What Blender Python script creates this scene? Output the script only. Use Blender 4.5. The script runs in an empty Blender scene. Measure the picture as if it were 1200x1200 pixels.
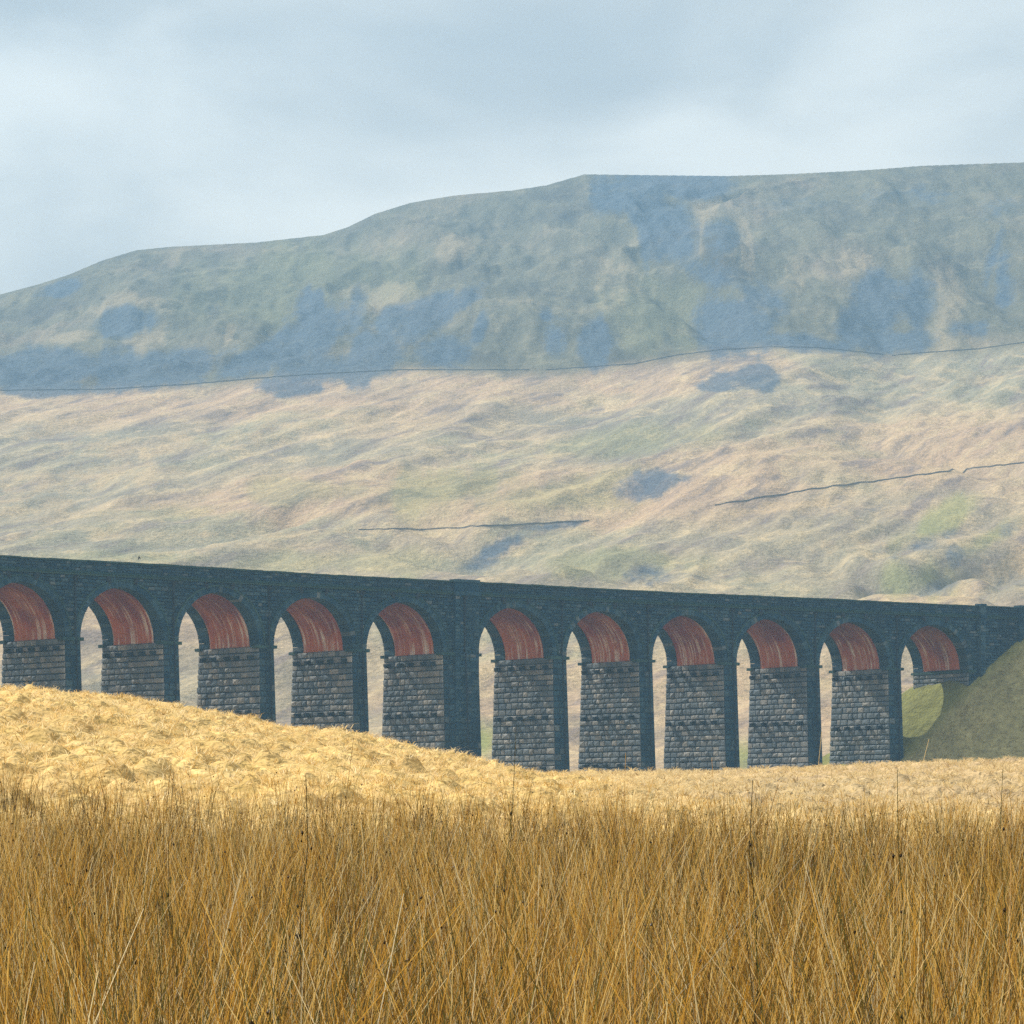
import bpy, math, random
import numpy as np
from mathutils import Vector, Matrix

random.seed(7)
rng = np.random.default_rng(11)
scene = bpy.context.scene
COL = scene.collection

# ------------------------------------------------------------------ camera
EYE = 1.6                      # height of the lens above world zero
F = 4379.0                     # focal length in photo pixels (photo 1200 wide)
HY = 976.8                     # row of the horizon in the photo
cam_d = bpy.data.cameras.new('camera')
cam = bpy.data.objects.new('camera', cam_d); COL.objects.link(cam)
cam.location = (0, 0, EYE); cam.rotation_euler = (math.radians(90), 0, 0)
cam_d.sensor_width = 36; cam_d.lens = 36 * F / 1200
cam_d.shift_y = (HY - 600) / 1200
cam_d.clip_start = 0.3; cam_d.clip_end = 20000
scene.camera = cam

# ------------------------------------------------------------------ world, sun, exposure
SUN_AZ = (-0.74, 0.67)         # towards the sun, seen from above
SUN_EL = math.radians(43)
world = bpy.data.worlds.new('World'); scene.world = world; world.use_nodes = True
nt = world.node_tree; nt.nodes.clear()
def N(t, kind, **kw):
    n = t.nodes.new(kind)
    for k, v in kw.items():
        if k.startswith('_'): setattr(n, k[1:], v)
        else: n.inputs[k.replace('__', ' ')].default_value = v
    return n
L = nt.links.new
sky = N(nt, 'ShaderNodeTexSky', _sky_type='NISHITA', _sun_disc=False)
sky.sun_elevation = SUN_EL; sky.sun_rotation = math.atan2(SUN_AZ[0], SUN_AZ[1])
bg1 = N(nt, 'ShaderNodeBackground', Strength=0.10); L(sky.outputs[0], bg1.inputs[0])
tc = N(nt, 'ShaderNodeTexCoord')
mp = N(nt, 'ShaderNodeMapping'); mp.inputs['Scale'].default_value = (8.0, 8.0, 17.0); mp.inputs['Location'].default_value = (0.0, 0.0, 0.0)
L(tc.outputs['Generated'], mp.inputs[0])
cn = N(nt, 'ShaderNodeTexNoise', Scale=1.0, Detail=5.0, Roughness=0.5); cn.inputs['Distortion'].default_value = 0.3
L(mp.outputs[0], cn.inputs['Vector'])
cr = N(nt, 'ShaderNodeValToRGB'); L(cn.outputs['Fac'], cr.inputs[0])
cr.color_ramp.interpolation = 'B_SPLINE'
cr.color_ramp.elements[0].position = 0.36; cr.color_ramp.elements[0].color = (0.41, 0.405, 0.375, 1)
cr.color_ramp.elements[1].position = 0.62; cr.color_ramp.elements[1].color = (0.89, 0.84, 0.73, 1)
bg2 = N(nt, 'ShaderNodeBackground', Strength=0.86); L(cr.outputs[0], bg2.inputs[0])
mx = N(nt, 'ShaderNodeMixShader', Fac=0.90); L(bg1.outputs[0], mx.inputs[1]); L(bg2.outputs[0], mx.inputs[2])
wo = N(nt, 'ShaderNodeOutputWorld'); L(mx.outputs[0], wo.inputs[0])

sd = bpy.data.lights.new('sun', 'SUN'); sd.energy = 4.6; sd.angle = math.radians(0.6); sd.color = (1.0, 0.93, 0.82)
sun = bpy.data.objects.new('sun', sd); COL.objects.link(sun)
hz = math.hypot(*SUN_AZ)
sdir = Vector((SUN_AZ[0] / hz * math.cos(SUN_EL), SUN_AZ[1] / hz * math.cos(SUN_EL), math.sin(SUN_EL)))
sun.rotation_euler = sdir.to_track_quat('Z', 'Y').to_euler()
sun.location = sdir * 900

scene.view_settings.view_transform = 'Standard'; scene.view_settings.look = 'None'
scene.view_settings.gamma = 1; scene.view_settings.exposure = 0.5
scene.view_settings.use_curve_mapping = False
scene.cycles.use_denoising = False; scene.cycles.sample_clamp_indirect = 3; scene.cycles.volume_bounces = 1; scene.cycles.max_bounces = 6; scene.cycles.transparent_max_bounces = 8

# ------------------------------------------------------------------ helpers
def tag(o, label=None, cat=None, group=None, kind=None):
    if label: o['label'] = label
    if cat: o['category'] = cat
    if group: o['group'] = group
    if kind: o['kind'] = kind
    return o
def empty(name, loc):
    o = bpy.data.objects.new(name, None); COL.objects.link(o); o.location = loc; o.empty_display_size = 1; return o
def link(name, me, mat=None, parent=None, loc=None):
    o = bpy.data.objects.new(name, me); COL.objects.link(o)
    if mat and not me.materials: me.materials.append(mat)
    if parent: o.parent = parent
    if loc is not None: o.location = loc
    return o
def np_mesh(name, co, faces, attrs=None, smooth=False):
    """co (n,3), faces list of int arrays of shape (m,k)"""
    me = bpy.data.meshes.new(name)
    co = np.ascontiguousarray(co, dtype=np.float32)
    me.vertices.add(len(co)); me.vertices.foreach_set('co', co.ravel())
    loops = np.concatenate([f.ravel() for f in faces]).astype(np.int32)
    tot = np.concatenate([np.full(len(f), f.shape[1], np.int32) for f in faces])
    st = np.concatenate([[0], np.cumsum(tot)[:-1]]).astype(np.int32)
    me.loops.add(len(loops)); me.loops.foreach_set('vertex_index', loops)
    me.polygons.add(len(tot)); me.polygons.foreach_set('loop_start', st); me.polygons.foreach_set('loop_total', tot)
    me.polygons.foreach_set('use_smooth', np.full(len(tot), smooth, bool))
    for k, v in (attrs or {}).items():
        v = np.asarray(v, np.float32)
        if v.ndim == 1:
            a = me.attributes.new(k, 'FLOAT', 'POINT'); a.data.foreach_set('value', v)
        else:
            a = me.attributes.new(k, 'FLOAT_COLOR', 'POINT')
            a.data.foreach_set('color', np.concatenate([v, np.ones((len(v), 4 - v.shape[1]), np.float32)], 1).ravel())
    me.update(calc_edges=True); me.validate()
    return me
class MB:
    """collects small solids with a per-solid tint"""
    def __init__(s): s.v = []; s.f = []; s.t = []
    def add(s, v, f, t=None):
        b = len(s.v); s.v.extend(v); s.f.extend([tuple(i + b for i in q) for q in f])
        s.t.extend([random.random() if t is None else t] * len(v))
    def mesh(s, name, off=(0, 0, 0)):
        me = bpy.data.meshes.new(name)
        off = Vector(off)
        me.from_pydata([Vector(v) - off for v in s.v], [], s.f)
        a = me.attributes.new('tint', 'FLOAT', 'POINT'); a.data.foreach_set('value', s.t)
        return me
def hexa(c):   # 8 corners: bottom 4 ccw, top 4 ccw
    return c, [(0, 3, 2, 1), (4, 5, 6, 7), (0, 1, 5, 4), (1, 2, 6, 5), (2, 3, 7, 6), (3, 0, 4, 7)]

def vnoise(x, y, seed=0):
    xi = np.floor(x).astype(np.int64); yi = np.floor(y).astype(np.int64)
    fx = x - xi; fy = y - yi
    fx = fx * fx * fx * (fx * (fx * 6 - 15) + 10); fy = fy * fy * fy * (fy * (fy * 6 - 15) + 10)
    def h(a, b):
        n = (a * 374761393 + b * 668265263 + seed * 1442695041) & 0xffffffff
        n = ((n ^ (n >> 13)) * 1274126177) & 0xffffffff
        n = (n ^ (n >> 16)) & 0xffffffff
        return n / 2147483648.0 - 1.0
    a = h(xi, yi); b = h(xi + 1, yi); c = h(xi, yi + 1); d = h(xi + 1, yi + 1)
    return (a * (1 - fx) + b * fx) * (1 - fy) + (c * (1 - fx) + d * fx) * fy
def fbm(x, y, oct=4, seed=0, gain=0.5):
    r = 0; a = 1
    for i in range(oct):
        r = r + a * vnoise(x * 2 ** i + 17.3 * i, y * 2 ** i - 9.1 * i, seed + i); a *= gain
    return r
def sstep(a, b, x):
    t = np.clip((x - a) / (b - a), 0, 1); return t * t * (3 - 2 * t)

# ------------------------------------------------------------------ viaduct alignment (one circular arc)
TH = 0.73661; KAP = -0.00115; Z0 = 477.4; X0 = (94 - 600) * Z0 / F
RC = 1 / abs(KAP); CX = X0 + math.sin(TH) * RC; CY = Z0 - math.cos(TH) * RC
PITCH = 15.55; KING = 3.74; SPAN = 13.12; PW = PITCH - SPAN; WID = 13.6
H_SPR = 24.89 + EYE; H_TOP = 34.99 + EYE; RAD = SPAN / 2; H_ARC = H_SPR + 0.28
def W(s, t, h):
    a = TH + KAP * s
    x = X0 + (math.sin(a) - math.sin(TH)) / KAP; y = Z0 - (math.cos(a) - math.cos(TH)) / KAP
    return Vector((x - math.sin(a) * t, y + math.cos(a) * t, h))
def to_st(X, Y):
    dx = X - CX; dy = Y - CY; r = np.hypot(dx, dy)
    ang = np.arctan2(dy, dx)                     # direction from centre; n = (-sin a, cos a)
    a = ang - math.pi / 2
    return (a - TH) / KAP, r - RC
S_AB = 9 * PITCH + KING + SPAN                   # face of the abutment

# ------------------------------------------------------------------ terrain height
def interp_tab(px, xs, ys): return np.interp(px, xs, ys)
MOUND = ([-1500, -300, 0, 60, 100, 180, 215, 270, 330, 400, 450, 520, 600, 640, 700, 780, 860, 1000, 3000],
         [770, 795, 807, 811, 815, 823, 829, 840, 850, 857, 868, 882, 899, 906, 914, 922, 928, 935, 935])
PLAIN = ([-1500, 500, 850, 950, 1050, 1200, 1800], [912, 910, 907, 904, 899, 895, 880])
SKYL = ([-1500, -600, -200, 0, 45, 80, 120, 160, 200, 300, 380, 410, 440, 480, 530, 600, 640, 685, 760, 850, 920, 1000, 1080, 1200, 1500, 2500],
        [560, 450, 377, 345, 333, 322, 305, 293, 289, 284, 275, 265, 250, 238, 229, 223, 217, 204, 205, 206, 204, 200, 194, 190, 186, 200])
WALL = ([-600, 0, 70, 220, 360, 470, 600, 700, 740, 850, 900, 960, 1035, 1080, 1150, 1200, 1600],
        [480, 458, 457, 451, 439, 434, 434, 433, 428, 410, 406, 407, 416, 412, 410, 402, 380])
def g_near(z):
    tops = np.interp(z, [-50, 2, 4, 6, 10, 20, 30, 40, 55, 75, 3000], [-.2, -.2, -.2, -.2, -.17, -.05, .1, .28, .50, .62, .9])
    return tops - 1.0
def near_h(X, Y):
    z = np.maximum(Y, 1.0); px = 600 + F * X / z
    px = np.clip(px, -1400, 2600)
    px = np.where(Y < 40, 600 + (px - 600) * 0 , px)
    base = g_near(Y)
    # plain that rises to a low crest about 260 m away, then falls into the valley
    yp = interp_tab(px, *PLAIN); hp = (HY - yp) * 265 / F
    hp = hp - .28; plain = base + (hp - g_near(np.array(265.0))) * sstep(58, 265, Y) ** 0.85
    plain = np.where(Y > 265, hp - (hp - 1.0) * sstep(265, 350, Y), plain)
    # golden mound on the left, crest 150 m away
    zc = 150.0
    ym = interp_tab(px, *MOUND); hm = (HY - ym) * zc / F - .24
    q = np.clip((Y - 52) / (zc - 52), 0, 1)
    prof = np.where(q < 1, q * (0.62 + 0.38 * (2 - q) * q ** 0), 1)
    prof = np.where(q < 1, 1 - (1 - q) ** 1.35, 1)
    m = -0.5 + (hm + 0.5) * prof
    m = np.where(Y > zc, hm - (hm + 0.5) * sstep(zc, zc + 75, Y), m)
    k = 0.25
    h = np.maximum(plain, m) + k * np.exp(-np.abs(plain - m) / k) * 0.4
    h = np.where(Y < 55, base, h)
    h = h + sstep(40, 70, Y) * (0.22 * fbm(X / .55, Y / 1.5, 2, 5) + 0.13 * fbm(X / 5, Y / 8, 2, 8)) * (1 - sstep(300, 330, Y) * .4)
    h = h + sstep(8, 20, Y) * 0.06 * fbm(X / 2.5, Y / 2.5, 2, 9)
    return h
ZK = [560, 620, 700, 800, 900, 1000, 1150, 1300, 1500, 1760, 1860, 2000, 2200, 2420, 2600]
def fell_h(X, Y):
    z = np.maximum(Y, 400.0); px = np.clip(600 + F * X / z, -1400, 2500)
    wl = interp_tab(px, *WALL); sk = interp_tab(px, *SKYL)
    zs = 2350 + 90 * np.sin(px / 310.0)
    def yk(i):
        return {0: 938, 1: 905, 2: 868, 3: 800, 4: 735, 5: 690, 6: 617, 7: 565, 8: 505}[i]
    ks = [(560, 940 + 0 * px), (620, 910 + 0 * px), (700, 872 + 0 * px), (800, 812 - (px - 600) * .02), (900, 742 - (px - 600) * .01), (1000, 694 + 0 * px),
          (1150, 632 - (px - 600) * .012), (1300, wl + 135), (1500, wl + 72), (1750, wl)]
    # steep face: fractions between the wall line and the skyline
    ys = np.full(px.shape, 940.0)
    for (za, ya), (zb, yb) in zip(ks[:-1], ks[1:]):
        f = np.clip((z - za) / (zb - za), 0, 1)
        ys = np.where(z >= za, ya + (yb - ya) * f, ys)
    f = np.clip((z - 1750) / (zs - 1750), 0, 1)
    ys = np.where(z > 1750, wl + (sk - wl) * (f * 0.82 + 0.18 * (1 - (1 - f) ** 2.2)), ys)
    hs = (HY - sk) * zs / F
    h = (HY - ys) * z / F
    over = np.clip((z - zs) / 400, 0, 1)
    h = np.where(z > zs, hs - 60 * over, h)
    # relief
    face = sstep(1720, 1850, z) * (1 - sstep(zs - 90, zs, z))
    moor = sstep(640, 800, z) * (1 - sstep(1650, 1780, z))
    wx = X + 40 * fbm(X / 160, Y / 160, 2, 31)
    gul = 1 - np.abs(fbm(wx / 60 + Y / 300, Y / 420, 3, 41))
    h = h + face * (8.0 * (gul - .6) + 2.2 * fbm(X / 70, Y / 90, 3, 44) + 1.7 * fbm(X / 9, Y / 45, 3, 48))
    d = X * .955 - Y * .296; e = X * .296 + Y * .955
    d = d + 10 * fbm(X / 90, Y / 120, 2, 61)
    h = h + moor * (2.9 * (1 - np.abs(fbm(d / 55, e / 330, 3, 51)) * 1.6) - 1.2 + 1.0 * fbm(d / 11, e / 60, 3, 55) + .5 * fbm(X / 8, Y / 14, 2, 58))
    # stream gully with hummocks low on the right, and the little clough in the middle
    for (gx, gz, lx, lz, amp, rot) in GULLY:
        c, s_ = math.cos(rot), math.sin(rot); dx = X - gx; dz = z - gz
        u = (dx * c + dz * s_) / lx; v = (-dx * s_ + dz * c) / lz
        h = h + amp * np.exp(-(u * u + v * v))
    h = h + (1 - sstep(zs - 60, zs, z)) * sstep(zs - 500, zs - 200, z) * 0
    return h
def gx(px, z): return (px - 600) * z / F
GULLY = [(gx(1090, 1000), 1000, 9, 70, -9, 0.25), (gx(1135, 1060), 1060, 10, 90, -8, -0.5), (gx(1165, 960), 960, 16, 60, 7, -0.35),
         (gx(1060, 1040), 1040, 14, 40, 4, 0.2), (gx(585, 1100), 1100, 10, 75, -7, 0.5), (gx(620, 1040), 1040, 22, 60, 3.5, 0.4),
         (gx(510, 1190), 1190, 9, 60, -5, 0.3), (gx(450, 1250), 1250, 20, 60, 4, .3), (gx(280, 1200), 1200, 10, 60, -5, -.4), (gx(1110, 1330), 1330, 12, 80, -5, .3),
         (gx(815, 1900), 1950, 16, 150, -14, 0.1), (gx(845, 2050), 2050, 14, 130, 10, 0.0), (gx(1150, 1980), 1980, 16, 170, -10, 0.05)]
def bank_h(X, Y):
    s, t = to_st(X, Y)
    s0 = 174.2; hw = WID / 2
    ds = np.maximum(0, s0 - s); dt = np.abs(t - hw)
    dist = np.hypot(ds, dt)
    n = fbm(X / 5, Y / 5, 3, 71)
    dd = np.maximum(0, dist - hw)
    return 33.3 - 0.90 * np.minimum(dd, 22) - .62 * np.maximum(0, dd - 22) + 0.55 * n * sstep(0, 3, dist - hw)
def H(X, Y):
    X = np.asarray(X, float); Y = np.asarray(Y, float)
    a = near_h(X, Y); b = fell_h(X, Y)
    f = sstep(480, 640, Y)
    h = a * (1 - f) + b * f
    bk = bank_h(X, Y)
    ok = (Y > 330) & (Y < 720)
    hb = np.maximum(h, bk)
    return np.where(ok, hb, h) + EYE
def H1(x, y): return float(H(np.array([x]), np.array([y]))[0])
def hit(px, py, z0=600, z1=2600):
    """terrain point whose picture falls on photo pixel (px, py)"""
    z = np.linspace(z0, z1, 1400); x = (px - 600) * z / F
    y = HY - (H(x, z) - EYE) * F / z
    i = np.argmax(y <= py)
    return Vector((x[i], z[i], H1(x[i], z[i])))

# ------------------------------------------------------------------ materials
def newmat(name):
    m = bpy.data.materials.new(name); m.use_nodes = True; t = m.node_tree; t.nodes.clear()
    out = N(t, 'ShaderNodeOutputMaterial'); b = N(t, 'ShaderNodeBsdfPrincipled', Roughness=0.9)
    b.inputs['Specular IOR Level'].default_value = 0.2
    t.links.new(b.outputs[0], out.inputs[0]); return m, t, b, out
def ramp(t, src, stops):
    r = N(t, 'ShaderNodeValToRGB'); t.links.new(src, r.inputs[0])
    e = r.color_ramp.elements
    while len(e) < len(stops): e.new(0.5)
    for q, (p, c) in zip(e, stops): q.position = p; q.color = (*c, 1)
    return r.outputs[0]
def noise(t, scale, detail=4, rough=.55, vec=None, mapscale=None, coord='Object'):
    if vec is None: vec = N(t, 'ShaderNodeTexCoord').outputs[coord]
    if mapscale:
        m = N(t, 'ShaderNodeMapping'); m.inputs['Scale'].default_value = mapscale; t.links.new(vec, m.inputs[0]); vec = m.outputs[0]
    n = N(t, 'ShaderNodeTexNoise', Scale=scale, Detail=float(detail), Roughness=rough); t.links.new(vec, n.inputs['Vector'])
    return n.outputs['Fac']
def mix(t, fac, a, b, blend='MIX'):
    m = N(t, 'ShaderNodeMix', _data_type='RGBA', _blend_type=blend)
    for sock, v in ((m.inputs[0], fac), (m.inputs[6], a), (m.inputs[7], b)):
        if isinstance(v, (int, float)): sock.default_value = v
        elif isinstance(v, tuple): sock.default_value = (*v, 1)
        else: t.links.new(v, sock)
    return m.outputs[2]
def math_(t, op, a, b=0.0, c=None, clamp=False):
    m = N(t, 'ShaderNodeMath', _operation=op, _use_clamp=clamp)
    for i, v in enumerate((a, b) if c is None else (a, b, c)):
        if isinstance(v, (int, float)): m.inputs[i].default_value = v
        else: t.links.new(v, m.inputs[i])
    return m.outputs[0]
def bump(t, b, h, dist=.05, strength=.6):
    n = N(t, 'ShaderNodeBump', Distance=dist, Strength=strength); t.links.new(h, n.inputs['Height']); t.links.new(n.outputs[0], b.inputs['Normal'])
def attr(t, name): return N(t, 'ShaderNodeAttribute', _attribute_name=name)

def stone_mat(name, stops, stain=.5):
    m, t, b, o = newmat(name)
    a = attr(t, 'tint').outputs['Fac']
    oi = N(t, 'ShaderNodeObjectInfo').outputs['Random']
    v = math_(t, 'FRACT', math_(t, 'ADD', a, oi))
    c = ramp(t, v, stops)
    n1 = noise(t, .35, 5, .6, N(t, 'ShaderNodeNewGeometry').outputs['Position'], (1, 1, .35))
    c = mix(t, math_(t, 'MULTIPLY', ramp(t, n1, [(.42, (0, 0, 0)), (.68, (1, 1, 1))]), stain), c, (.010, .030, .050))
    n2 = noise(t, 3.5, 5, .7, N(t, 'ShaderNodeNewGeometry').outputs['Position'])
    c = mix(t, .55, c, ramp(t, n2, [(.3, (.35, .35, .35)), (.7, (1.35, 1.35, 1.35))]), 'MULTIPLY')
    t.links.new(c, b.inputs['Base Color']); bump(t, b, n2, .12, .7)
    return m
M = {}
M['lit_stone'] = stone_mat('lit side stone', [(0, (.15, .19, .22)), (.35, (.21, .245, .265)), (.7, (.29, .30, .295)), (.93, (.38, .365, .33)), (1, (.52, .49, .43))], .45)  # same stone as the fronts, lighter here for the light on the sides
M['shaded_stone'] = stone_mat('shaded front stone', [(0, (.004, .040, .078)), (.35, (.012, .060, .105)), (.8, (.040, .100, .14)), (.95, (.065, .12, .15)), (1, (.15, .18, .19))], .6)  # blue shade of the front faces put into the stone colour
M['core'] = stone_mat('mortar core', [(0, (.015, .035, .052)), (1, (.025, .045, .062))], .4)
M['coping'] = stone_mat('coping stone', [(0, (.015, .060, .072)), (1, (.045, .100, .090))], .5)
M['ballast'] = stone_mat('track ballast', [(0, (.12, .11, .10)), (1, (.2, .19, .18))], .2)
# red brick soffit with lime streaks running round the arch
m, t, b, o = newmat('red brick soffit')
uv = N(t, 'ShaderNodeUVMap', _uv_map='UVMap').outputs[0]
st = noise(t, 1.0, 4, .6, uv, (2.0, .07, 1)); st2 = noise(t, 1.0, 3, .6, uv, (.5, .35, 1))
geo = N(t, 'ShaderNodeNewGeometry').outputs['Position']
br = N(t, 'ShaderNodeTexBrick', Scale=1.0); br.inputs['Brick Width'].default_value = .5; br.inputs['Row Height'].default_value = .16
br.inputs['Mortar Size'].default_value = .02; br.inputs['Color1'].default_value = (.48, .095, .048, 1); br.inputs['Color2'].default_value = (.34, .060, .042, 1); br.inputs['Mortar'].default_value = (.30, .12, .09, 1)
t.links.new(uv, br.inputs['Vector'])
c = mix(t, math_(t, 'MULTIPLY', noise(t, .5, 4, .6, uv), 1.0), br.outputs['Color'], (.24, .045, .05))
c = mix(t, ramp(t, noise(t, .22, 3, .5, geo), [(.46, (0, 0, 0)), (.62, (1, 1, 1))]), c, mix(t, .5, c, (.66, .22, .07)))
su = N(t, 'ShaderNodeSeparateXYZ'); t.links.new(uv, su.inputs[0])
crown = math_(t, 'DIVIDE', math_(t, 'ABSOLUTE', math_(t, 'SUBTRACT', su.outputs[1], 10.3)), 10.3)      # 0 at the crown, 1 at the springing
crown = math_(t, 'ADD', crown, math_(t, 'MULTIPLY', math_(t, 'SUBTRACT', noise(t, .3, 3, .5, uv), .5), 1.0))
c = mix(t, ramp(t, crown, [(.60, (0, 0, 0)), (.98, (.8, .8, .8))]), c, (.60, .16, .055))      # sunlight low down put into a brighter orange brick colour
c = mix(t, ramp(t, crown, [(.15, (.7, .7, .7)), (.75, (0, 0, 0))]), c, (.15, .040, .050))      # darker, duller brick toward the crown
lime = math_(t, 'MULTIPLY', ramp(t, st, [(.50, (0, 0, 0)), (.60, (1, 1, 1))]), ramp(t, st2, [(.35, (0, 0, 0)), (.6, (1, 1, 1))]))
c = mix(t, math_(t, 'MULTIPLY', math_(t, 'MULTIPLY', lime, ramp(t, crown, [(.2, (.15, .15, .15)), (.8, (1, 1, 1))])), .9), c, (.90, .78, .66))
t.links.new(c, b.inputs['Base Color']); bump(t, b, br.outputs['Fac'], .03, .5); M['brick'] = m
m, t, b, o = newmat('cast iron pipe'); b.inputs['Base Color'].default_value = (.012, .022, .034, 1); b.inputs['Roughness'].default_value = .6; M['iron'] = m
m, t, b, o = newmat('black feather'); b.inputs['Base Color'].default_value = (.015, .015, .018, 1); M['feather'] = m
m, t, b, o = newmat('field wall stone')
t.links.new(ramp(t, noise(t, .8, 4), [(.3, (.09, .09, .085)), (.7, (.20, .18, .16))]), b.inputs['Base Color']); M['fieldwall'] = m

# ground: masks R scree and gully shade / G green / B pale+bright, alpha unused
m, t, b, o = newmat('moor and fell ground')
pos = N(t, 'ShaderNodeNewGeometry').outputs['Position']
cov = attr(t, 'cover'); sep = N(t, 'ShaderNodeSeparateColor'); t.links.new(cov.outputs['Color'], sep.inputs[0])
def edged(sock, lo=.38, hi=.62):
    w = math_(t, 'ADD', math_(t, 'MULTIPLY', math_(t, 'SUBTRACT', noise(t, .10, 9, .82, pos, (1, .28, 1)), .5), 2.2), sock)
    w = math_(t, 'ADD', w, math_(t, 'MULTIPLY', math_(t, 'SUBTRACT', nS, .5), 1.6))
    q = N(t, 'ShaderNodeMapRange', _interpolation_type='SMOOTHSTEP'); q.inputs['From Min'].default_value = lo; q.inputs['From Max'].default_value = hi; t.links.new(w, q.inputs['Value'])
    z = math_(t, 'MULTIPLY', q.outputs[0], math_(t, 'MULTIPLY', sock, 6.0, clamp=True)); return z
cov2 = attr(t, 'zone'); sep2 = N(t, 'ShaderNodeSeparateColor'); t.links.new(cov2.outputs['Color'], sep2.inputs[0])
nA = noise(t, .012, 7, .62, pos, (1, .45, 1)); nB = noise(t, .06, 6, .65, pos, (1, .5, 1)); nC = noise(t, .35, 5, .7, pos, (1, .6, 1))
mr = N(t, 'ShaderNodeMapping'); mr.inputs['Rotation'].default_value = (0, 0, math.radians(17.2)); t.links.new(pos, mr.inputs[0])
mw = N(t, 'ShaderNodeMapping'); mw.inputs['Scale'].default_value = (.115, .013, .02); t.links.new(mr.outputs[0], mw.inputs[0])
nD = noise(t, 1.0, 6, .68, mw.outputs[0])
mv = N(t, 'ShaderNodeMapping'); mv.inputs['Scale'].default_value = (.09, .010, .02); t.links.new(pos, mv.inputs[0])
nS = noise(t, 1.0, 6, .7, mv.outputs[0])
moor = ramp(t, nA, [(.30, (.19, .16, .13)), (.43, (.33, .26, .175)), (.52, (.47, .345, .21)), (.60, (.37, .315, .19)), (.72, (.24, .22, .15))])
nL = noise(t, .0038, 3, .5, pos)
moor = mix(t, ramp(t, nL, [(.50, (0, 0, 0)), (.62, (.55, .55, .55))]), moor, (.44, .295, .19))
moor = mix(t, ramp(t, nL, [(.42, (.7, .7, .7)), (.54, (0, 0, 0))]), moor, (.25, .24, .175))
moor = mix(t, ramp(t, nD, [(.50, (0, 0, 0)), (.64, (.8, .8, .8))]), moor, (.195, .155, .14))
moor = mix(t, ramp(t, nD, [(.34, (.5, .5, .5)), (.47, (0, 0, 0))]), moor, (.56, .44, .25))
moor = mix(t, ramp(t, nB, [(.54, (0, 0, 0)), (.66, (.55, .55, .55))]), moor, (.60, .46, .26))
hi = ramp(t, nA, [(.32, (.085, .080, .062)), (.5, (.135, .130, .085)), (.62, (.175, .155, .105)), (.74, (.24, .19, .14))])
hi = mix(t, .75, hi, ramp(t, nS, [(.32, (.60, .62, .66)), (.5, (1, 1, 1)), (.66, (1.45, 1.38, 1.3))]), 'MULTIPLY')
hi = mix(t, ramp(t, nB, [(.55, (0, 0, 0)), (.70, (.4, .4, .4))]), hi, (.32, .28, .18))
c = mix(t, sep2.outputs[0], moor, hi)                                  # R of zone: steep upper face, cloud shade put into its darker colour
c = mix(t, math_(t, 'MULTIPLY', edged(sep.outputs[2], .15, 1.0), .6), c, mix(t, sep2.outputs[0], (.52, .38, .21), (.34, .275, .17)))
c = mix(t, math_(t, 'MULTIPLY', sep.outputs[1], .85), c, mix(t, nB, (.15, .19, .055), (.30, .31, .09)))
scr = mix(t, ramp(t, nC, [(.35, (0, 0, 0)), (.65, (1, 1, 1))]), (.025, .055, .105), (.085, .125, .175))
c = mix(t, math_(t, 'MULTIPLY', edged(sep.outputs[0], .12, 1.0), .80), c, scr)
nE = noise(t, 1.3, 5, .7, pos); nF = noise(t, .18, 4, .6, pos)
gold = ramp(t, nE, [(.30, (.34, .24, .075)), (.45, (.58, .41, .15)), (.62, (.72, .53, .23)), (.8, (.80, .62, .32))])
gold = mix(t, ramp(t, nF, [(.45, (0, 0, 0)), (.7, (.5, .5, .5))]), gold, (.50, .33, .13))
c = mix(t, sep2.outputs[1], c, gold)                                  # G of zone: golden mound
bk = mix(t, nF, (.25, .235, .095), (.48, .42, .20)); bk = mix(t, ramp(t, nE, [(.45, (0, 0, 0)), (.75, (.7, .7, .7))]), bk, (.33, .28, .14))
bk = mix(t, attr(t, 'yellow_green').outputs['Fac'], bk, mix(t, nE, (.12, .13, .03), (.26, .255, .085)))  # yellow-green tone on the bank from the viaduct's front line back
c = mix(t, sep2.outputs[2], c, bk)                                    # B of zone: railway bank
c = mix(t, attr(t, 'litter').outputs['Fac'], c, mix(t, nE, (.035, .020, .008), (.10, .06, .025)))
fine = ramp(t, noise(t, .6, 8, .85, pos, (1, .6, 1)), [(.30, (.42, .42, .42)), (.70, (1.5, 1.5, 1.5))])
c = mix(t, .8, c, fine, 'MULTIPLY')
t.links.new(c, b.inputs['Base Color'])
hh = math_(t, 'ADD', math_(t, 'MULTIPLY', nC, 2.2), math_(t, 'MULTIPLY', nB, 6.0))
bump(t, b, math_(t, 'ADD', hh, math_(t, 'MULTIPLY', nE, .35)), 1.0, .55)
b.inputs['Specular IOR Level'].default_value = 0.05
M['ground'] = m

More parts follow.
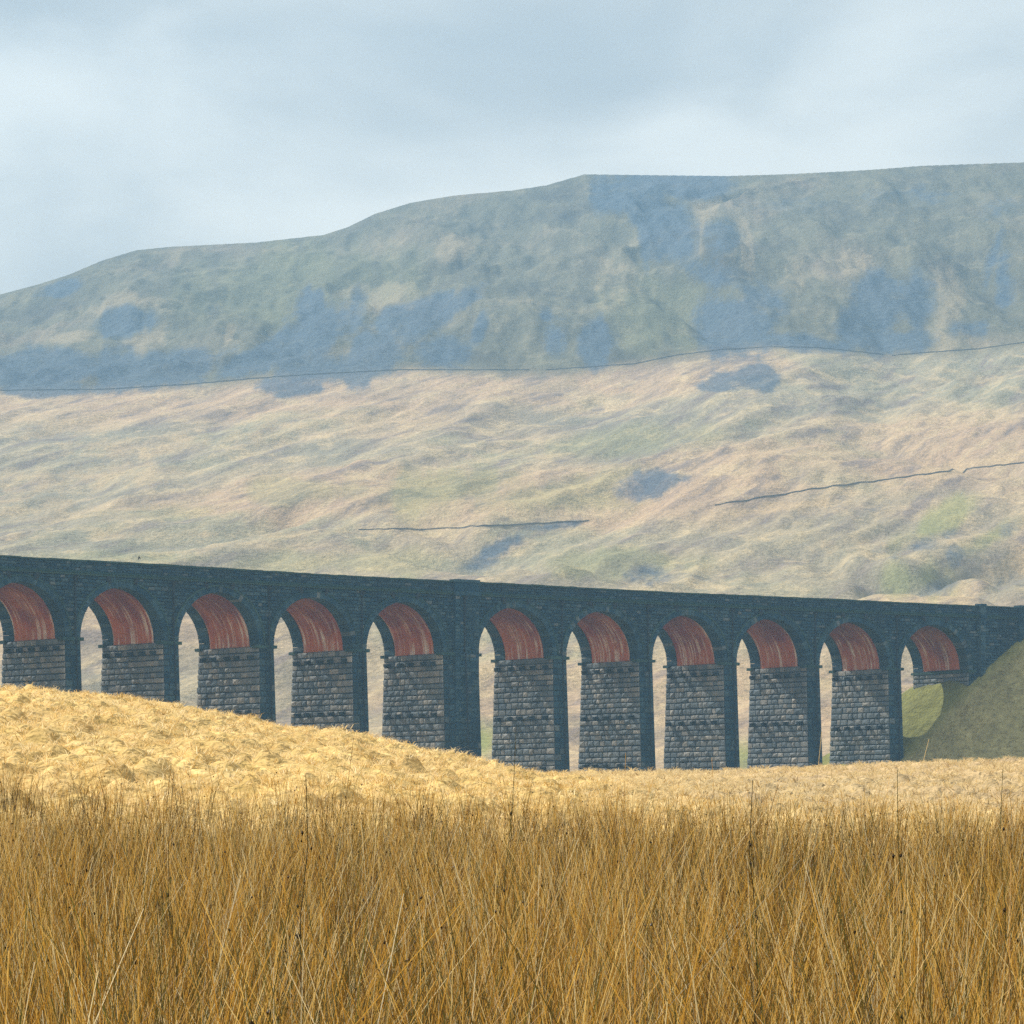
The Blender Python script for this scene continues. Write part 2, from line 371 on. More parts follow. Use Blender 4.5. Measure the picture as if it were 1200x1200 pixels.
def grass_mat(name, stops, trans=.4, rootdark=None):
    m, t, b, o = newmat(name)
    a = attr(t, 'tint').outputs['Fac']; c = ramp(t, a, stops)
    b.inputs['Roughness'].default_value = .55; b.inputs['Specular IOR Level'].default_value = .25
    if rootdark:
        c = mix(t, ramp(t, attr(t, 'along').outputs['Fac'], [(.35, (0, 0, 0)), (.95, (1, 1, 1))]), mix(t, .9, c, rootdark), c)  # stems' shade on each other put into the root colour
    tr = N(t, 'ShaderNodeBsdfTranslucent'); t.links.new(c, tr.inputs[0]); t.links.new(c, b.inputs['Base Color'])
    ms = N(t, 'ShaderNodeMixShader', Fac=trans); t.links.new(b.outputs[0], ms.inputs[1]); t.links.new(tr.outputs[0], ms.inputs[2]); t.links.new(ms.outputs[0], o.inputs[0])
    return m
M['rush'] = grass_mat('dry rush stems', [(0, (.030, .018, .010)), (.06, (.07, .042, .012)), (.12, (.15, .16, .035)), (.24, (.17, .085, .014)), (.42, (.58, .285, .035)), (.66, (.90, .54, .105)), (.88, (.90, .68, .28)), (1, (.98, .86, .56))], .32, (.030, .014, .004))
M['tuft'] = grass_mat('golden moor grass', [(0, (.20, .12, .02)), (.3, (.55, .36, .10)), (.6, (.80, .62, .31)), (1, (.95, .84, .56))], .45)
M['plaintuft'] = grass_mat('pale moor grass', [(0, (.38, .26, .13)), (.4, (.62, .48, .24)), (1, (.82, .68, .40))], .45)
M['banktuft'] = grass_mat('bank grass', [(0, (.18, .17, .07)), (.5, (.42, .37, .17)), (1, (.62, .52, .31))], .35)

# ------------------------------------------------------------------ ground meshes
def ell(px, py, L_, warp):
    r = np.zeros_like(px)
    for e in L_:
        cx, cy, rx, ry = e[:4]; rot = math.radians(e[4] if len(e) > 4 else 0); st = e[5] if len(e) > 5 else 1
        dx = px - cx; dy = py - cy
        u = (dx * math.cos(rot) + dy * math.sin(rot)) / rx; v = (-dx * math.sin(rot) + dy * math.cos(rot)) / ry
        d = np.sqrt(u * u + v * v) + warp
        r = np.maximum(r, st * (1 - sstep(.45, 1.45, d)))
    return r
SCREE_SHADE = [(45, 432, 120, 22, -3), (200, 432, 95, 20, -8), (60, 455, 60, 10), (140, 378, 38, 16, -8), (72, 338, 28, 9, -15), (290, 425, 60, 16, -22), (375, 392, 52, 26, -45), (365, 365, 16, 22),
         (392, 434, 48, 20), (345, 452, 40, 10), (438, 415, 24, 28, 20), (520, 362, 52, 16, -30), (455, 375, 22, 12, -30), (528, 412, 30, 20), (563, 385, 9, 24, 15),
         (650, 395, 28, 34), (690, 405, 26, 26), (640, 370, 14, 20), (738, 228, 40, 22), (800, 216, 48, 13), (782, 276, 24, 30), (765, 250, 28, 15), (848, 278, 18, 16, 0, .7), (838, 322, 38, 10, 12, .7),
         (865, 385, 36, 30), (900, 360, 30, 30, 20, .8), (930, 400, 40, 14), (1040, 352, 50, 34), (1010, 385, 44, 34), (960, 405, 70, 11), (1050, 400, 40, 16), (1175, 330, 16, 60), (1165, 300, 10, 60, 15, .8), (1140, 385, 26, 14),
         (890, 443, 46, 14, -3), (840, 452, 20, 6), (771, 566, 36, 14, -12, 1.0), (765, 674, 24, 10, 0, .6), (1080, 230, 70, 12, 0, .45), (1170, 245, 40, 22, 0, .5), (940, 240, 60, 12, 0, .35),
         (585, 642, 44, 12, -30, 1.0), (560, 660, 34, 14, -10, .8), (640, 617, 46, 5, -6, .9), (1075, 640, 32, 8, -20, .5), (1090, 690, 30, 7, -20, .5), (1120, 652, 10, 10, 0, .6), (1020, 600, 26, 7, -15, .5), (1185, 618, 26, 12, -30, .5), (310, 690, 20, 6, 0, .4)]  # first entries paint the dark shading of the middle gully
PALE = [(140, 362, 44, 16, -5), (90, 394, 34, 7, -10), (90, 442, 22, 13, -25), (168, 402, 26, 17, -30), (118, 430, 12, 6), (345, 428, 15, 9, -20), (268, 392, 7, 14, 20), (678, 417, 5, 11), (820, 266, 16, 22, 10), (838, 235, 5, 22, 30), (875, 290, 8, 30, -10),
        (1000, 308, 30, 16, 20), (1115, 352, 32, 40, 10), (1095, 400, 36, 12), (448, 350, 26, 14, -20), (410, 345, 22, 10, -10), (535, 290, 20, 18), (440, 400, 14, 26, 20), (720, 330, 20, 30, 10, .5), (930, 330, 20, 40, 30, .5),
        (60, 500, 90, 12, -3, .6), (200, 520, 120, 12, -4, .6), (100, 560, 120, 14, -4, .6), (40, 590, 60, 10, 0, .6), (1140, 545, 120, 9, -10, .8), (930, 592, 90, 8, -7, .9), (430, 492, 120, 10, -2, .6), (1180, 665, 60, 22, -25, .8), (1000, 640, 90, 12, 0, .4), (300, 625, 240, 5, -1, .5), (560, 610, 60, 6, -5, .5)]
GREEN = [(560, 870, 60, 28, 0), (875, 900, 60, 26), (160, 655, 90, 8, 0, .3), (540, 570, 90, 22, -8, .5), (700, 520, 120, 14, -5, .3), (640, 580, 120, 20, -6, .4), (720, 660, 90, 14, 0, .4), (1100, 610, 60, 14, -30, .7), (1170, 625, 40, 12, -30, .7), (1060, 680, 40, 24, 0, .6),
         (330, 340, 110, 40, -5, .25), (780, 370, 60, 40, 0, .2), (420, 660, 120, 14, 0, .3), (200, 600, 60, 10, 0, .2), (360, 575, 70, 14, 0, .35)]
def px_cols(step):
    c = np.arange(-240, 1441, step)
    lo = -240 - np.geomspace(4, 1900, 34); hi_ = 1440 + np.geomspace(4, 1900, 34)
    return np.concatenate([lo[::-1], c, hi_])
def grid(name, label, rows, step, off):
    px = px_cols(step); Yr = np.asarray(rows, float)
    Yg, P = np.meshgrid(Yr, px, indexing='ij')
    X = (P - 600) / F * np.maximum(Yg + off, 8)
    Z = H(X, Yg)
    tp = 600 + F * X / np.maximum(Yg, 1); ty = HY - (Z - EYE) * F / np.maximum(Yg, 1)
    nr, nc = X.shape
    idx = np.arange(nr * nc).reshape(nr, nc)
    q = np.stack([idx[:-1, :-1], idx[:-1, 1:], idx[1:, 1:], idx[1:, :-1]], -1).reshape(-1, 4)
    warp = .42 * fbm(X / (Yg * .012 + 1), Yg / (Yg * .03 + 1), 5, 91, .65)
    far = sstep(560, 700, Yg)
    R = ell(tp, ty, SCREE_SHADE, warp) * far; B = ell(tp, ty, PALE, warp) * far * (1 - R); G = ell(tp, ty, GREEN, warp) * far * (1 - R)
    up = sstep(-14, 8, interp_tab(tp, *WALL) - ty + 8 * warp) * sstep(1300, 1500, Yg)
    bank = np.where((bank_h(X, Yg) + .35 > near_h(X, Yg)) & (Yg > 330) & (Yg < 720), 1.0, 0)
    yellow_green = bank * sstep(-2.5, 0.5, to_st(X, Yg)[1])
    goldz = (1 - sstep(300, 360, Yg)); litter = 1 - sstep(50, 62, Yg)
    # the plain to the right is paler and pinker than the mound
    plain = sstep(640, 900, tp) * sstep(60, 110, Yg) * goldz
    B = np.maximum(B, 0.8 * plain)
    zone = np.stack([up, goldz * (1 - .75 * plain), bank], -1)
    me = np_mesh(name, np.stack([X, Yg, Z], -1).reshape(-1, 3), [q], {'yellow_green': yellow_green.ravel(), 'litter': litter.ravel(), 'cover': np.stack([R, G, B], -1).reshape(-1, 3), 'zone': zone.reshape(-1, 3)}, True)
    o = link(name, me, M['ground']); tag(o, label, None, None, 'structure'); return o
rows_near = np.concatenate([np.linspace(-12, 20, 18), np.geomspace(21, 52, 24), np.arange(54, 165, .6), np.arange(166, 175, 1.5), np.arange(176, 275, 2.2), np.arange(278, 470, 9.0), np.arange(472, 620.1, 2.4)])
rows_near[-1] = 620.0
rows_far = np.concatenate([[620.0], np.arange(626, 1150, 5.5), np.arange(1153, 1740, 5.5), np.arange(1742, 2207, 7.0), np.arange(2210, 2480, 2.5), [2520, 2600, 2750, 2900]])
grid('moorland', 'pale dry moor grass ground rising to a golden mound on the left, running under the viaduct', rows_near, 3.4, 22)
grid('fell', 'long hazy fell with blue grey scree patches above a pale moor, behind the viaduct', rows_far, 3.0, 22)

# ------------------------------------------------------------------ grass builders
def blades(name, base, height, width, lean_dir, lean, curl, tint, mat, segs=3, tipw=.25, droop=0.0):
    """arrays over n blades: ribbon strips that lean and bend over"""
    n = len(base); ts = np.linspace(0, 1, segs + 1)
    fa = rng.uniform(0, math.pi, n); wd = np.stack([np.cos(fa), np.sin(fa), np.zeros(n)], -1)
    V = np.zeros((n, segs + 1, 2, 3), np.float32)
    for i, q in enumerate(ts):
        out = lean * q + curl * q ** 2.2
        up = q - droop * np.maximum(0, q - .45) ** 2 * 2
        c = base + np.stack([np.cos(lean_dir) * out * height, np.sin(lean_dir) * out * height, up * height * np.sqrt(np.maximum(.05, 1 - np.minimum(.9, lean) ** 2))], -1)
        w = width * (1 - (1 - tipw) * q ** 1.5)
        V[:, i, 0] = c - wd * w[:, None] / 2; V[:, i, 1] = c + wd * w[:, None] / 2
    idx = np.arange(n * (segs + 1) * 2).reshape(n, segs + 1, 2)
    q = np.stack([idx[:, :-1, 0], idx[:, :-1, 1], idx[:, 1:, 1], idx[:, 1:, 0]], -1).reshape(-1, 4)
    along = np.broadcast_to(ts[None, :, None], (n, segs + 1, 2)).ravel()
    tt = np.broadcast_to(tint[:, None, None], (n, segs + 1, 2)).ravel()
    return V.reshape(-1, 3), q, along, tt
def join_link(name, parts, mat):
    co = []; fs = []; al = []; tt = []; b = 0
    for v, q, a, t_ in parts:
        co.append(v); fs.append(q + b); al.append(a); tt.append(t_); b += len(v)
    d = {}
    for f in fs: d.setdefault(f.shape[1], []).append(f)
    me = np_mesh(name, np.concatenate(co), [np.concatenate(v) for v in d.values()], {'along': np.concatenate(al), 'tint': np.concatenate(tt)})
    return link(name, me, mat)
def scatter(z0, z1, dens, half=1.45, off=0.0, power=1):
    """random points in the wedge in front of the camera, uniform per square metre"""
    hw = 600 / F * half
    area = hw * (z1 ** 2 - z0 ** 2)
    n = int(area * dens)
    z = np.sqrt(rng.uniform(z0 ** 2, z1 ** 2, n)); x = rng.uniform(-1, 1, n) * hw * z
    return x, z

# ------------------------------------------------------------------ rushes in front
parts = []
for (z0, z1, dens, wmm, segs) in ((3.9, 6.5, 1500, 2.5, 5), (6.5, 12, 760, 2.8, 4), (12, 22, 260, 3.6, 3), (22, 36, 90, 5.2, 3), (36, 68, 34, 8.0, 2)):
    # loose stems between the clumps, then clumps whose stems fan outwards
    x, z = scatter(z0, z1, dens * .30)
    per = 60 if z0 < 20 else 26
    kx, kz = scatter(z0, z1, dens * .70 / per)
    kr = rng.uniform(.07, .20, len(kx)) * (1 if z0 < 20 else 1.5)
    cid = np.repeat(np.arange(len(kx)), per)
    ra = rng.uniform(0, 2 * math.pi, len(cid)); rr = np.sqrt(rng.uniform(0, 1, len(cid)))
    cx_ = kx[cid] + np.cos(ra) * rr * kr[cid]; cz_ = kz[cid] + np.sin(ra) * rr * kr[cid]
    ct = rng.normal(0, .11, len(kx)); ch = rng.normal(1, .09, len(kx)); cg = rng.uniform(0, 1, len(kx)) < .16
    nl = len(x)
    x = np.concatenate([x, cx_]); z = np.concatenate([z, cz_])
    rad = np.concatenate([np.zeros(nl), rr]); ang = np.concatenate([rng.uniform(0, 6.28, nl), ra])
    dt_ = np.concatenate([np.zeros(nl), ct[cid]]); dh = np.concatenate([np.full(nl, .60), ch[cid]]); gr = np.concatenate([np.zeros(nl, bool), cg[cid]])
    cl = fbm(x / .55, z / .55, 3, 101); big = fbm(x / 2.2, z / 3.0, 2, 105)
    keep = (z > z0 - .2) & ((z < 54) | (rng.uniform(0, 1, len(x)) < (68 - z) / 14 + .2 * fbm(x / 5, z / 5, 2, 107)))
    x, z, cl, big, rad, ang, dt_, dh, gr = [q[keep] for q in (x, z, cl, big, rad, ang, dt_, dh, gr)]; n = len(x)
    g = H(x, z) - .03
    hgt = (1.0 + .05 * cl + .06 * big) * np.clip(rng.normal(.92, .15, n), .35, 1.22) * dh
    hgt *= 1 - .15 * sstep(52, 68, z) + rng.normal(0, .05, n)
    hgt = np.minimum(hgt, rng.uniform(1.05, 1.2, n))
    ld = ang + rng.normal(0, .5, n)
    ln = np.abs(rng.normal(0, .05, n)) + .07 * rad; cu = np.abs(rng.normal(0, .17, n)) + .08 * rad
    ln = np.minimum(ln, .6)
    br = rng.uniform(0, 1, n) < np.where(z < 7.5, .012, .025)                       # broken and fallen stems
    ln = np.where(br, rng.uniform(.3, .85, n), ln); cu = np.where(br, rng.uniform(0, .5, n), cu)
    hgt = np.where(br, hgt * rng.uniform(.35, .75, n), hgt)
    tint = np.clip(rng.normal(.50, .24, n) + .15 * big + dt_ * 1.2, .08, .9)
    green = gr & (rng.uniform(0, 1, n) < .6)
    tint = np.where(green, rng.uniform(.11, .25, n), tint)
    tint = np.where(rng.uniform(0, 1, n) < .06, rng.uniform(.9, 1, n), tint)
    tint = np.where(rng.uniform(0, 1, n) < .05, rng.uniform(.04, .09, n), tint)
    wid = wmm / 1000 * rng.uniform(.7, 1.35, n)
    base = np.stack([x, z, g], -1)
    parts.append(blades('r', base, hgt, wid, ld, ln, cu, tint, None, segs, .35))
    # flower clusters: small dark diamonds a little under the tip
    sel = np.where(rng.uniform(0, 1, n) < (.06 if z1 < 30 else .12))[0]
    if len(sel):
        q = .86; out = ln[sel] * q + cu[sel] * q ** 2.2
        c = base[sel] + np.stack([np.cos(ld[sel]) * out * hgt[sel], np.sin(ld[sel]) * out * hgt[sel], q * hgt[sel]], -1)
        r = .0021 * rng.uniform(.6, 1.6, len(sel)) * (1 + z[sel] / 28)
        o6 = np.array([[1, 0, 0], [0, 1, 0], [-1, 0, 0], [0, -1, 0], [0, 0, 1.5], [0, 0, -1.5]])
        V = (c[:, None] + o6[None] * r[:, None, None] + rng.normal(0, 1, (len(sel), 6, 3)) * r[:, None, None] * .3).reshape(-1, 3)
        fidx = np.array([[0, 1, 4], [1, 2, 4], [2, 3, 4], [3, 0, 4], [1, 0, 5], [2, 1, 5], [3, 2, 5], [0, 3, 5]])
        fa = (np.arange(len(sel))[:, None, None] * 6 + fidx[None]).reshape(-1, 3)
        parts.append((V, fa, np.ones(len(V)), np.full(len(V), .03)))
# short pale litter and dead leaves low between the stems
x, z = scatter(3.4, 12, 160); n = len(x)
parts.append(blades('l', np.stack([x, z, H(x, z)], -1), rng.uniform(.25, .7, n), rng.uniform(.004, .007, n), rng.uniform(0, 6.28, n), rng.uniform(.1, .8, n), rng.uniform(0, .8, n), rng.uniform(.7, 1, n), None, 4, .2, .5))
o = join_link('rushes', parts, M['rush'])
tag(o, 'tall brown and gold rush stems filling the foreground below the mound', 'rushes', None, 'stuff')

# ------------------------------------------------------------------ moor grass tufts
def tufts(name, x, z, nb, hgt, wid, mat, label, cat, spread=.8, tbase=.55):
    n = len(x); g = H(x, z) - .03
    xx = np.repeat(x, nb); zz = np.repeat(z, nb); gg = np.repeat(g, nb); k = n * nb
    r = np.abs(rng.normal(0, 1, k)) * hgt * .35; a = rng.uniform(0, 2 * math.pi, k)
    base = np.stack([xx + np.cos(a) * r, zz + np.sin(a) * r, gg], -1)
    sz = np.repeat(rng.uniform(.65, 1.3, n), nb)
    tn = np.clip(np.repeat(rng.normal(tbase, .17, n), nb) + rng.normal(0, .12, k), 0, 1)
    p = blades(name, base, hgt * sz * rng.uniform(.7, 1.25, k), wid * rng.uniform(.6, 1.3, k), a + rng.normal(0, .5, k), rng.uniform(.25, .75, k), rng.uniform(.2, spread, k), tn, None, 2, .15, .6)
    o = join_link(name, [p], mat); tag(o, label, cat, None, 'stuff')
x, z = scatter(50, 166, 5.4, 1.3)
px = 600 + F * x / z; cl = fbm(x / 1.3, z / 2.2, 2, 121)
k = (rng.uniform(-.9, .9, len(x)) < cl + .5) & ((px < 800) | (z < 110))
tufts('moor_grass', x[k], z[k], 10, .25, .021, M['tuft'], 'bleached golden tussock grass covering the mound below the arches', 'grass')
x, z = scatter(95, 272, 1.5, 1.3)
px = 600 + F * x / z; k = (px > 560)
k &= ~((px < 720) & (z < 150))
tufts('pale_grass', x[k], z[k], 8, .34, .05, M['plaintuft'], 'pale pinkish dry grass on the level ground at the right, before the last arches', 'grass')
# grass on the railway bank
n = 9000; s_ = rng.uniform(S_AB - 22, 215, n); t_ = rng.uniform(-42, -2, n)
P = np.array([W(a, b, 0)[:2] for a, b in zip(s_, t_)])
k = (bank_h(P[:, 0], P[:, 1]) > near_h(P[:, 0], P[:, 1]) + .2)
tufts('bank_grass', P[k, 0], P[k, 1], 5, .42, .10, M['banktuft'], 'dull green rough grass on the steep railway bank at the right', 'grass')

# ------------------------------------------------------------------ viaduct
via = empty('railway_viaduct', W(80, WID / 2, 6.0))
VO = Vector(via.location)
tag(via, 'long curved dark stone railway viaduct with red brick arch soffits crossing the moor', 'viaduct')
piers = []
for i in range(-2, 10):
    R = (i if i < 4 else i) * PITCH + (KING if i >= 4 else 0)
    wd = PW + (KING if i == 4 else 0)
    if i == -2: wd = PW
    piers.append((i, R - wd, R))
arches = [(a[2], b[1]) for a, b in zip(piers[:-1], piers[1:])] + [(piers[-1][2], S_AB)]
BT = .044; BL = .006           # batter of the piers
def rock_block(s_or, frame, w, h, d, tint=None, mb=None):
    """rock faced block: frame = (origin, e1, e2, n); wall plane at origin"""
    o, e1, e2, n = frame
    j = lambda k: random.uniform(-k, k)
    g = .011
    ins = min(w, h) * .13
    back = [o + e1 * g + e2 * g - n * .1, o + e1 * (w - g) + e2 * g - n * .1, o + e1 * (w - g) + e2 * (h - g) - n * .1, o + e1 * g + e2 * (h - g) - n * .1]
    fr = [o + e1 * (g + ins + j(.03)) + e2 * (g + ins + j(.03)) + n * (d * random.uniform(.6, 1)),
          o + e1 * (w - g - ins + j(.03)) + e2 * (g + ins + j(.03)) + n * (d * random.uniform(.6, 1)),
          o + e1 * (w - g - ins + j(.03)) + e2 * (h - g - ins + j(.03)) + n * (d * random.uniform(.6, 1)),
          o + e1 * (g + ins + j(.03)) + e2 * (h - g - ins + j(.03)) + n * (d * random.uniform(.6, 1))]
    ce = o + e1 * w * random.uniform(.4, .6) + e2 * h * random.uniform(.4, .65) + n * d * random.uniform(.95, 1.5)
    v = back + fr + [ce]
    f = [(0, 1, 5, 4), (1, 2, 6, 5), (2, 3, 7, 6), (3, 0, 4, 7), (4, 5, 8), (5, 6, 8), (6, 7, 8), (7, 4, 8)]
    return v, f
UP = Vector((0, 0, 1))
stone_meshes = []
for k in range(14):            # shared rock faced stones, unit size
    v, f = rock_block(None, (Vector((0, 0, 0)), Vector((1, 0, 0)), UP, Vector((0, -1, 0))), 1.5, .68, .17)
    mb = MB(); mb.add(v, f, random.random()); me = mb.mesh('stone'); me.materials.append(M['lit_stone']); stone_meshes.append(me)
n_single = 0
rest_side = MB(); rest_front = MB(); corb = MB()
def box_st(mb, s0, s1, t0, t1, h0, h1, tint=None, ds=2.6):
    n = max(1, int(math.ceil((s1 - s0) / ds)))
    for k in range(n):
        a = s0 + (s1 - s0) * k / n; b_ = s0 + (s1 - s0) * (k + 1) / n
        c, f = hexa([W(a, t0, h0), W(b_, t0, h0), W(b_, t1, h0), W(a, t1, h0), W(a, t0, h1), W(b_, t0, h1), W(b_, t1, h1), W(a, t1, h1)])
        if n > 1: f = [q for i, q in enumerate(f) if not ((i == 5 and k > 0) or (i == 3 and k < n - 1))]
        mb.add(c, f, tint)
def pier_build(i, s0, s1, single):
    """tapering core + stones on the side that faces us and on the front"""
    global n_single
    c0 = W((s0 + s1) / 2, 0, 0); gz = min(H1(*W(s0, 0, 0)[:2]), H1(*W(s1, WID, 0)[:2]), H1(*c0[:2])) - 1.5
    D = H_SPR - gz
    bl = BL * D; bt = BT * D
    mb = MB()
    lo = [W(s0 - bl, -bt, gz), W(s1 + bl, -bt, gz), W(s1 + bl, WID + bt, gz), W(s0 - bl, WID + bt, gz)]
    hi_ = [W(s0, 0, H_SPR), W(s1, 0, H_SPR), W(s1, WID, H_SPR), W(s0, WID, H_SPR)]
    c, f = hexa(lo + hi_); mb.add(c, f, .5)
    p = link('pier', mb.mesh('pier', VO), M['core'], via)
    hcur = H_SPR; row = 0
    single_ok = single
    while hcur > gz + 1.2:
        hh = random.choice((.70, .80, .92)) if row else .8
        hcur -= hh; row += 1
        dn = H_SPR - hcur
        # side facing -s : origin at back corner, running towards the front
        o = W(s0 - BL * dn, WID + BT * dn, hcur); e = W(s0 - BL * dn, -BT * dn, hcur)
        e1 = (e - o).normalized(); Lw = (e - o).length; nrm = Vector((e1.y, -e1.x, 0)); nrm = nrm if nrm.dot(W(s0 - 1, 0, 0) - W(s0, 0, 0)) > 0 else -nrm
        e2 = (UP - nrm * -BL * 1).normalized(); e2 = Vector((-nrm.x * BL, -nrm.y * BL, 1)).normalized()
        gside = max(H1(o.x, o.y), H1(e.x, e.y))
        # how much of this course the mound leaves in view
        u = 0.0
        while u < Lw - .05:
            w_ = random.choice((random.uniform(.8, 1.3), random.uniform(1.2, 2.0)))
            if Lw - u - w_ < .8: w_ = Lw - u
            cen = o + e1 * (u + w_ / 2)
            pxx = 600 + F * cen.x / cen.y; pyy = HY - (cen.z - EYE) * F / cen.y
            vis = pyy < np.interp(pxx, *MOUND) + 2 and pxx > 0
            if vis and single_ok and n_single < 298:
                me = random.choice(stone_meshes)
                ob = link('stone', me, None, p, (o + e1 * u) - VO)
                ob.rotation_euler = (0, 0, math.atan2(e1.y, e1.x)); ob.scale = (w_ / 1.5, random.uniform(.7, 1.4), hh / .68)
                n_single += 1
            else:
                v, f = rock_block(None, (o + e1 * u, e1, e2, nrm), w_, hh, random.uniform(.08, .22)); rest_side.add(v, f)
            u += w_
        # front face: smaller quoin like blocks
        o = W(s0 - BL * dn, -BT * dn, hcur); e = W(s1 + BL * dn, -BT * dn, hcur); e1 = (e - o).normalized(); Lw = (e - o).length
        nf = Vector((e1.y, -e1.x, 0)); u = 0.0
        while u < Lw - .05:
            w_ = random.uniform(.7, 1.2)
            if Lw - u - w_ < .5: w_ = Lw - u
            v, f = rock_block(None, (o + e1 * u, e1, UP, nf), w_, hh, random.uniform(.05, .11)); rest_front.add(v, f); u += w_
        if row in (2, 11, 20, 29):      # rows of projecting corbel stones left from building
            for q in range(5):
                tt = WID * (q + .5 + random.uniform(-.12, .12)) / 5; sb = s0 - BL * dn
                c, f = hexa([W(sb - .80, tt - .26, hcur + .05), W(sb + .1, tt - .26, hcur + .0), W(sb + .1, tt + .26, hcur + .0), W(sb - .80, tt + .26, hcur + .05),
                             W(sb - .86, tt - .28, hcur + .5), W(sb + .1, tt - .28, hcur + .58), W(sb + .1, tt + .28, hcur + .58), W(sb - .86, tt + .28, hcur + .5)]); corb.add(c, f)
    # impost course on top of the pier
    for (a, b_, cc, dd) in ((s0 - .55, s1 + .35, -.34, .9), (s0 - .55, s1 + .35, WID - .9, WID + .28)):
        mb = MB(); box_st(mb, a, b_, cc, dd, H_SPR - .26, H_SPR + .16)
        link('impost', mb.mesh('impost', VO), M['coping'], p)
    # springer block rising from the impost to the true springing of the arch
    mb = MB(); box_st(mb, s0 + .16, s1 - .16, .12, WID - .12, H_SPR + .003, H_ARC + .3); link('springer', mb.mesh('springer', VO), M['shaded_stone'], p)
    # drainpipe down the middle of the front
    sm = (s0 + s1) / 2 + (.35 if i != 4 else .3); mb = MB()
    ft = -.16 - (.40 if i == 4 else 0)
    top = H_TOP - 2.7
    pts = [(sm, ft, top), (sm, ft - .02, H_SPR + .3), (sm, ft - .22, H_SPR), (sm, ft - .2 - bt, gz)]
    for (a, b_) in zip(pts[:-1], pts[1:]):
        r = .11; V = []
        for (s_, t_, h_) in (a, b_):
            for k in range(6):
                an = math.pi / 3 * k; V.append(W(s_ + r * math.cos(an), t_ + r * math.sin(an), h_))
        mb.add(V, [(k, (k + 1) % 6, 6 + (k + 1) % 6, 6 + k) for k in range(6)] + [(0, 1, 2, 3, 4, 5), (11, 10, 9, 8, 7, 6)], .5)
    hop = [W(sm - .16, ft - .16, top), W(sm + .16, ft - .16, top), W(sm + .16, ft + .14, top), W(sm - .16, ft + .14, top),
           W(sm - .34, ft - .3, top + .6), W(sm + .34, ft - .3, top + .6), W(sm + .34, ft + .14, top + .6), W(sm - .34, ft + .14, top + .6)]
    c, f = hexa(hop); mb.add(c, f, .5)
    dp = link('drainpipe', mb.mesh('drainpipe', VO), M['iron'], p)
    return p
order = [p for p in piers if p[0] >= 0] + [p for p in piers if p[0] < 0]
for (i, a, b_) in order:
    p = pier_build(i, a, b_, i in (0, 1, 2, 3))
    if i == 4: tag(p, 'extra wide king pier with a raised pilaster on its front')
# abutment: solid block carrying the end of the last arch
mb = MB()
gz = 6.0
c, f = hexa([W(S_AB - .3, -.3, gz), W(S_AB + 30, -.3, gz), W(S_AB + 30, WID + .3, gz), W(S_AB - .3, WID + .3, gz), W(S_AB, .1, H_ARC), W(S_AB + 30, .1, H_ARC), W(S_AB + 30, WID - .1, H_ARC), W(S_AB, WID - .1, H_ARC)])
mb.add(c, f, .5); ab = link('abutment', mb.mesh('abutment', VO), M['core'], via)
hcur = H_SPR - .22; ab_st = MB()
for row in range(12):
    hh = .68; hcur -= hh; dn = H_SPR - hcur
    o = W(S_AB - .015 * dn, WID, hcur); e = W(S_AB - .015 * dn, 0, hcur); e1 = (e - o).normalized(); nrm = (W(0, 0, 0) * 0) + (W(S_AB - 1, WID / 2, 0) - W(S_AB, WID / 2, 0)).normalized()
    u = 0
    while u < WID - .05:
        w_ = random.uniform(.9, 2.0)
        if WID - u - w_ < .7: w_ = WID - u
        v, f = rock_block(None, (o + e1 * u, e1, UP, nrm), w_, hh, random.uniform(.10, .24)); ab_st.add(v, f); u += w_
tag(link('stonework', ab_st.mesh('stonework', VO), M['lit_stone'], ab), None, None, None, 'stuff')
mb = MB()
box_st(mb, S_AB - .3, S_AB + 1.3, -.26, WID + .26, H_SPR - .22, H_SPR + .14); link('impost', mb.mesh('impost', VO), M['coping'], ab)

